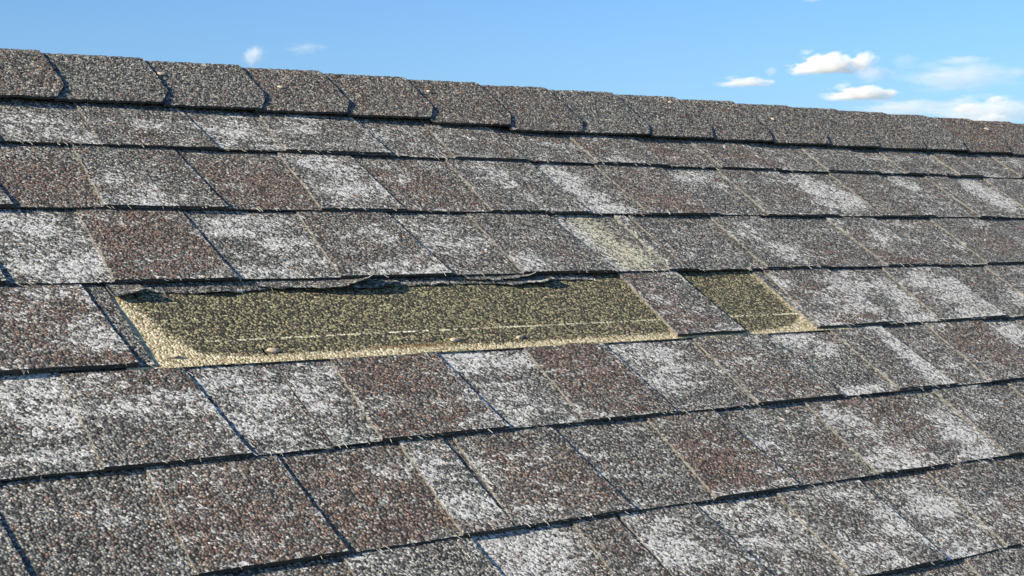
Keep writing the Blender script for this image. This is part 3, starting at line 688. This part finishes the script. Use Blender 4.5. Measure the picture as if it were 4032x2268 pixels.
# crack at the butt joint under the bare patch
# ------------------------------------------------------------------ rest of the building and the ground
house = thing('house', 'house carrying the shingled roof', 'house', Vector((1.0, 0, 0)))
def box(name, x0, x1, pts, mat, parent):
    """prism: polygon pts in (y, z) extruded from x0 to x1"""
    n = len(pts); V = [(x0, y, z) for y, z in pts]+[(x1, y, z) for y, z in pts]
    F = [tuple(range(n))[::-1], tuple(range(n, 2*n))]+[(i, (i+1) % n, n+(i+1) % n, n+i) for i in range(n)]
    return link(name, V, F, [mat], parent)
ta = -0.60
ay, az = O.y - E*ta*CP, O.z - E*ta*SP
def dn(dist, far, drop):   # a point down the near/far slope, below the shingle bed
    return (ay+(dist*CP if far else -dist*CP), az-dist*SP-drop)
x0, x1 = O.x-9*E*1.0, O.x+30*E
dr = 0.012
box('roof_deck', x0, x1, [dn(2.4, False, dr), (ay, az-dr), dn(2.4, True, dr), dn(2.4, True, dr+0.05), (ay, az-dr-0.05), dn(2.4, False, dr+0.05)], M_DECK, house)
box('wall', x0+0.2, x1-0.2, [(ay-1.75, 0), (ay+1.75, 0), (ay+1.75, az-1.22), (ay, az-0.10), (ay-1.75, az-1.22)], M_WALL, house)

# shingle field beyond the picture's edges and on the far slope, one mesh
def field():
    V = []; F = []; UV = []; A = []; B = []; MI = []
    rr = random.Random(9)
    def quad(p, uv, mi, fb, bw):
        b = len(V); V.extend(p); UV.extend(uv); F.append((b, b+1, b+2, b+3)); MI.append(mi); A.extend([fb]*4); B.extend([bw]*4)
    def piece(row, a, b, c_, d, zt, zb):
        t0 = row-1.1; z0 = 2*L*(-0.1); z1 = 2*L
        lo = lambda s, t, z: tuple(W(s, t, z))
        fb, bw = rr.uniform(0.1, 0.5), rr.uniform(0.1, 0.6)
        P_ = [lo(a, t0, z0+zt), lo(b, row, z1+zt), lo(d, row, z1+zt), lo(c_, t0, z0+zt)]
        Q_ = [lo(a, t0, z0+zb), lo(b, row, z1+zb), lo(d, row, z1+zb), lo(c_, t0, z0+zb)]
        u = [(a*E, t0*E), (b*E, row*E), (d*E, row*E), (c_*E, t0*E)]
        quad(P_, u, 0, fb, bw)
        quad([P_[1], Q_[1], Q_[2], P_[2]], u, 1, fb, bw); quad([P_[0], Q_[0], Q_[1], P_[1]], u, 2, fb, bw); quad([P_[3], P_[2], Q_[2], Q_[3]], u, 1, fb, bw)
    left = {1: .15, 2: 1.15, 3: 2.2, 4: -3.68, 5: -2.78, 6: -1.8, 7: -.95, 8: 7.1}
    right = {1: 21.15, 2: 22.15, 3: 16.2, 4: 17.11, 5: 18.2, 6: 19.2, 7: 13.05, 8: 14.1}
    for row in range(1, 17):
        spans = [(-8.5, left[row]), (right[row], 29.0)] if row in left else [(-8.5, 29.0)]
        for (a, b) in spans:
            piece(row, a, a, b-.003, b-.003, L, 0)
            s = a+rr.uniform(.2, .8)
            while s+1.0 < b:
                w_ = rr.uniform(.75, 1.05)
                piece(row, s, s-.05, s+w_, s+w_+.05, 2*L, L-.002); s += w_+rr.uniform(.6, .95)
    # far slope: courses as plain overlapping sheets
    for q in range(0, 15):
        def fp(s, t, z): return (O.x+E*s, ay+E*(t*CP+z*SP), az+E*(-t*SP+z*CP))
        t0, t1 = q*1.0, q+1.1
        quad([fp(-8.5, t0, 0), fp(29, t0, 0), fp(29, t1, .04), fp(-8.5, t1, .04)], [(-8.5*E, t0*E), (29*E, t0*E), (29*E, t1*E), (-8.5*E, t1*E)], 0, .25, .3)
        quad([fp(-8.5, t1, .04), fp(29, t1, .04), fp(29, t1, 0), fp(-8.5, t1, 0)], [(0, 0)]*4, 1, 0, 0)
    # ridge caps left and right of the visible ones
    for k in list(range(-11, 0))+list(range(17, 25)):
        P3, Fc, UVc, br, MIc, SM, e0, tb = cap(k)
        b = len(V); V.extend(P3); UV.extend(UVc); F.extend([tuple(x+b for x in f) for f in Fc]); MI.extend(MIc); A.extend([0.0]*len(P3)); B.extend(list(br))
    o = link('shingle_field', V, F, [M_TAB, M_BUTT, M_CUT], None, W(5, 8, 0), UV, {'fib': A, 'brown': B, 'stain': [0.0]*len(A)}, MI, [False]*len(F))
    o['label'] = 'further grey brown shingles of the same roof continuing past the picture edges'; o['category'] = 'shingles'; o['kind'] = 'stuff'
field()
g = link('ground', [(-3000, -3000, 0), (3000, -3000, 0), (3000, 3000, 0), (-3000, 3000, 0)], [(0, 1, 2, 3)], [M_GROUND])
g['kind'] = 'structure'
# ------------------------------------------------------------------ clouds: real volumes far away
def ray(px, py):
    """direction through a point of the 4032 x 2268 frame"""
    return (CF + CR*((px-2016)/6210.07) - CU*((py-1134)/6210.07))
def cloud_material(name, dens, scale, thr, soft, warp=0.5, flat=True):
    k = NT(name)
    tc = k.node('ShaderNodeTexCoord').outputs['Object']
    n1 = k.noise(tc, scale, 8.0, 0.6, dist=0.35)
    ln = k.node('ShaderNodeVectorMath', operation='LENGTH'); k.set(ln.inputs[0], tc)
    fall = k.math('SUBTRACT', 1.0, ln.outputs['Value'])
    v = k.math('ADD', k.math('MULTIPLY', k.math('SUBTRACT', n1, 0.5), warp), fall)
    if flat:
        sp = k.node('ShaderNodeSeparateXYZ'); k.set(sp.inputs[0], tc)
        v = k.math('MINIMUM', v, k.math('ADD', k.math('MULTIPLY', sp.outputs[2], 1.6), k.math('MULTIPLY_ADD', k.math('SUBTRACT', n1, 0.5), 0.7, 0.75)))
    d = k.math('MULTIPLY', k.step(v, thr, thr+soft), dens)
    pv = k.node('ShaderNodeVolumePrincipled')
    pv.inputs['Color'].default_value = (0.99, 0.99, 0.995, 1)
    pv.inputs['Anisotropy'].default_value = 0.0
    k.set(pv.inputs['Density'], d)
    k.t.links.new(pv.outputs[0], k.out.inputs['Volume'])
    return k.m
def cloud(px, py, rx, ry, dist, dens, label, scale=1.6, thr=0.2, soft=0.25, warp=1.1, seed=0, name='cloud', depth=0.8, tilt=0.0, flat=True):
    c = CAM + ray(px, py)*dist
    me = bpy.data.meshes.new(name)
    import bmesh
    bm = bmesh.new(); bmesh.ops.create_icosphere(bm, subdivisions=3, radius=1.0); bm.to_mesh(me); bm.free()
    m = cloud_material('cloud_vapour', dens, scale, thr, soft, warp, flat)
    me.materials.append(m)
    o = bpy.data.objects.new(name, me); COL.objects.link(o)
    k = dist/6210.07
    hr = Vector((CR.x, CR.y, 0)).normalized()
    f = Vector((-hr.y, hr.x, 0))
    rx, ry = rx*k, ry*k
    M = Matrix((hr*math.cos(tilt)+Vector((0, 0, 1))*math.sin(tilt), f, Vector((0, 0, 1))*math.cos(tilt)-hr*math.sin(tilt))).transposed()
    o.matrix_world = Matrix.Translation(c) @ M.to_4x4() @ Matrix.Diagonal((rx, rx*depth, ry, 1))
    o['label'] = label; o['category'] = 'cloud'; o['group'] = 'fair weather clouds over the ridge'
    return o
CD = 1500.0
cloud(3245, 268, 215, 110, CD, 0.11, 'largest and brightest puffy white cloud, upper right', 2.3, .42, .22, 1.75)
cloud(3400, 240, 85, 72, CD*1.02, 0.10, 'small round puff attached to the right shoulder of the brightest cloud', 2.2, .38, .3, 1.5, flat=False)
cloud(3440, 290, 110, 50, CD*1.04, 0.03, 'grey thin skirt of vapour trailing below right of the brightest cloud', 2.2, .30, .4, 1.4, flat=False)
cloud(2930, 330, 175, 50, CD, 0.07, 'long thin flat cloud, the leftmost one of the right hand group', 2.6, .38, .35, 1.6)
cloud(3037, 280, 36, 28, CD, 0.045, 'tiny wisp just above the right end of the long thin cloud', 1.8, .25, .4, 1.1, flat=False)
cloud(3380, 378, 215, 78, CD, 0.09, 'second bright puffy cloud directly below the largest one', 2.6, .40, .28, 1.8)
cloud(3880, 440, 340, 90, CD*1.1, 0.020, 'wide bank of broken cloud low at the right edge of the sky', 3.0, .30, .4, 1.9, flat=False)
cloud(3920, 395, 62, 34, CD*1.05, 0.10, 'small bright puff on top of the cloud bank near the right edge', 2.2, .35, .3, 1.5)
cloud(3800, 425, 85, 34, CD*1.05, 0.06, 'bright streaky puff inside the cloud bank, left of its topmost puff', 2.4, .32, .35, 1.5, flat=False)
cloud(3890, 470, 95, 50, CD*1.05, 0.07, 'bright ragged puff low in the cloud bank, just above the ridge', 2.6, .38, .35, 1.7, flat=False)
cloud(3780, 300, 360, 85, CD*1.2, 0.010, 'thin pale veil of cloud right of the brightest cloud', 2.6, .25, .55, 1.8, flat=False)
cloud(3790, 238, 135, 28, CD*1.15, 0.018, 'flat faint wisp highest at the right, above the veil', 2.2, .2, .5, 1.3, flat=False)
cloud(3560, 240, 75, 45, CD*1.15, 0.012, 'faint smudge of vapour between the brightest cloud and the flat wisp', 2.2, .2, .5, 1.3, flat=False)
cloud(3560, 425, 280, 55, CD*1.2, 0.014, 'faint low haze cloud under the second bright cloud', 2.4, .25, .5, 1.6, flat=False)
cloud(1000, 215, 75, 66, CD, 0.07, 'soft small white cloud alone above the left part of the ridge', 1.8, .35, .5, 1.4, flat=False)
cloud(1200, 190, 140, 42, CD, 0.013, 'very faint wisp right of the lone small left cloud', 3.0, .42, .4, 2.0, flat=False)
cloud(3200, -4, 60, 16, CD, 0.04, 'sliver of cloud touching the top edge of the picture', 1.6, .2, .5, .8, flat=False)
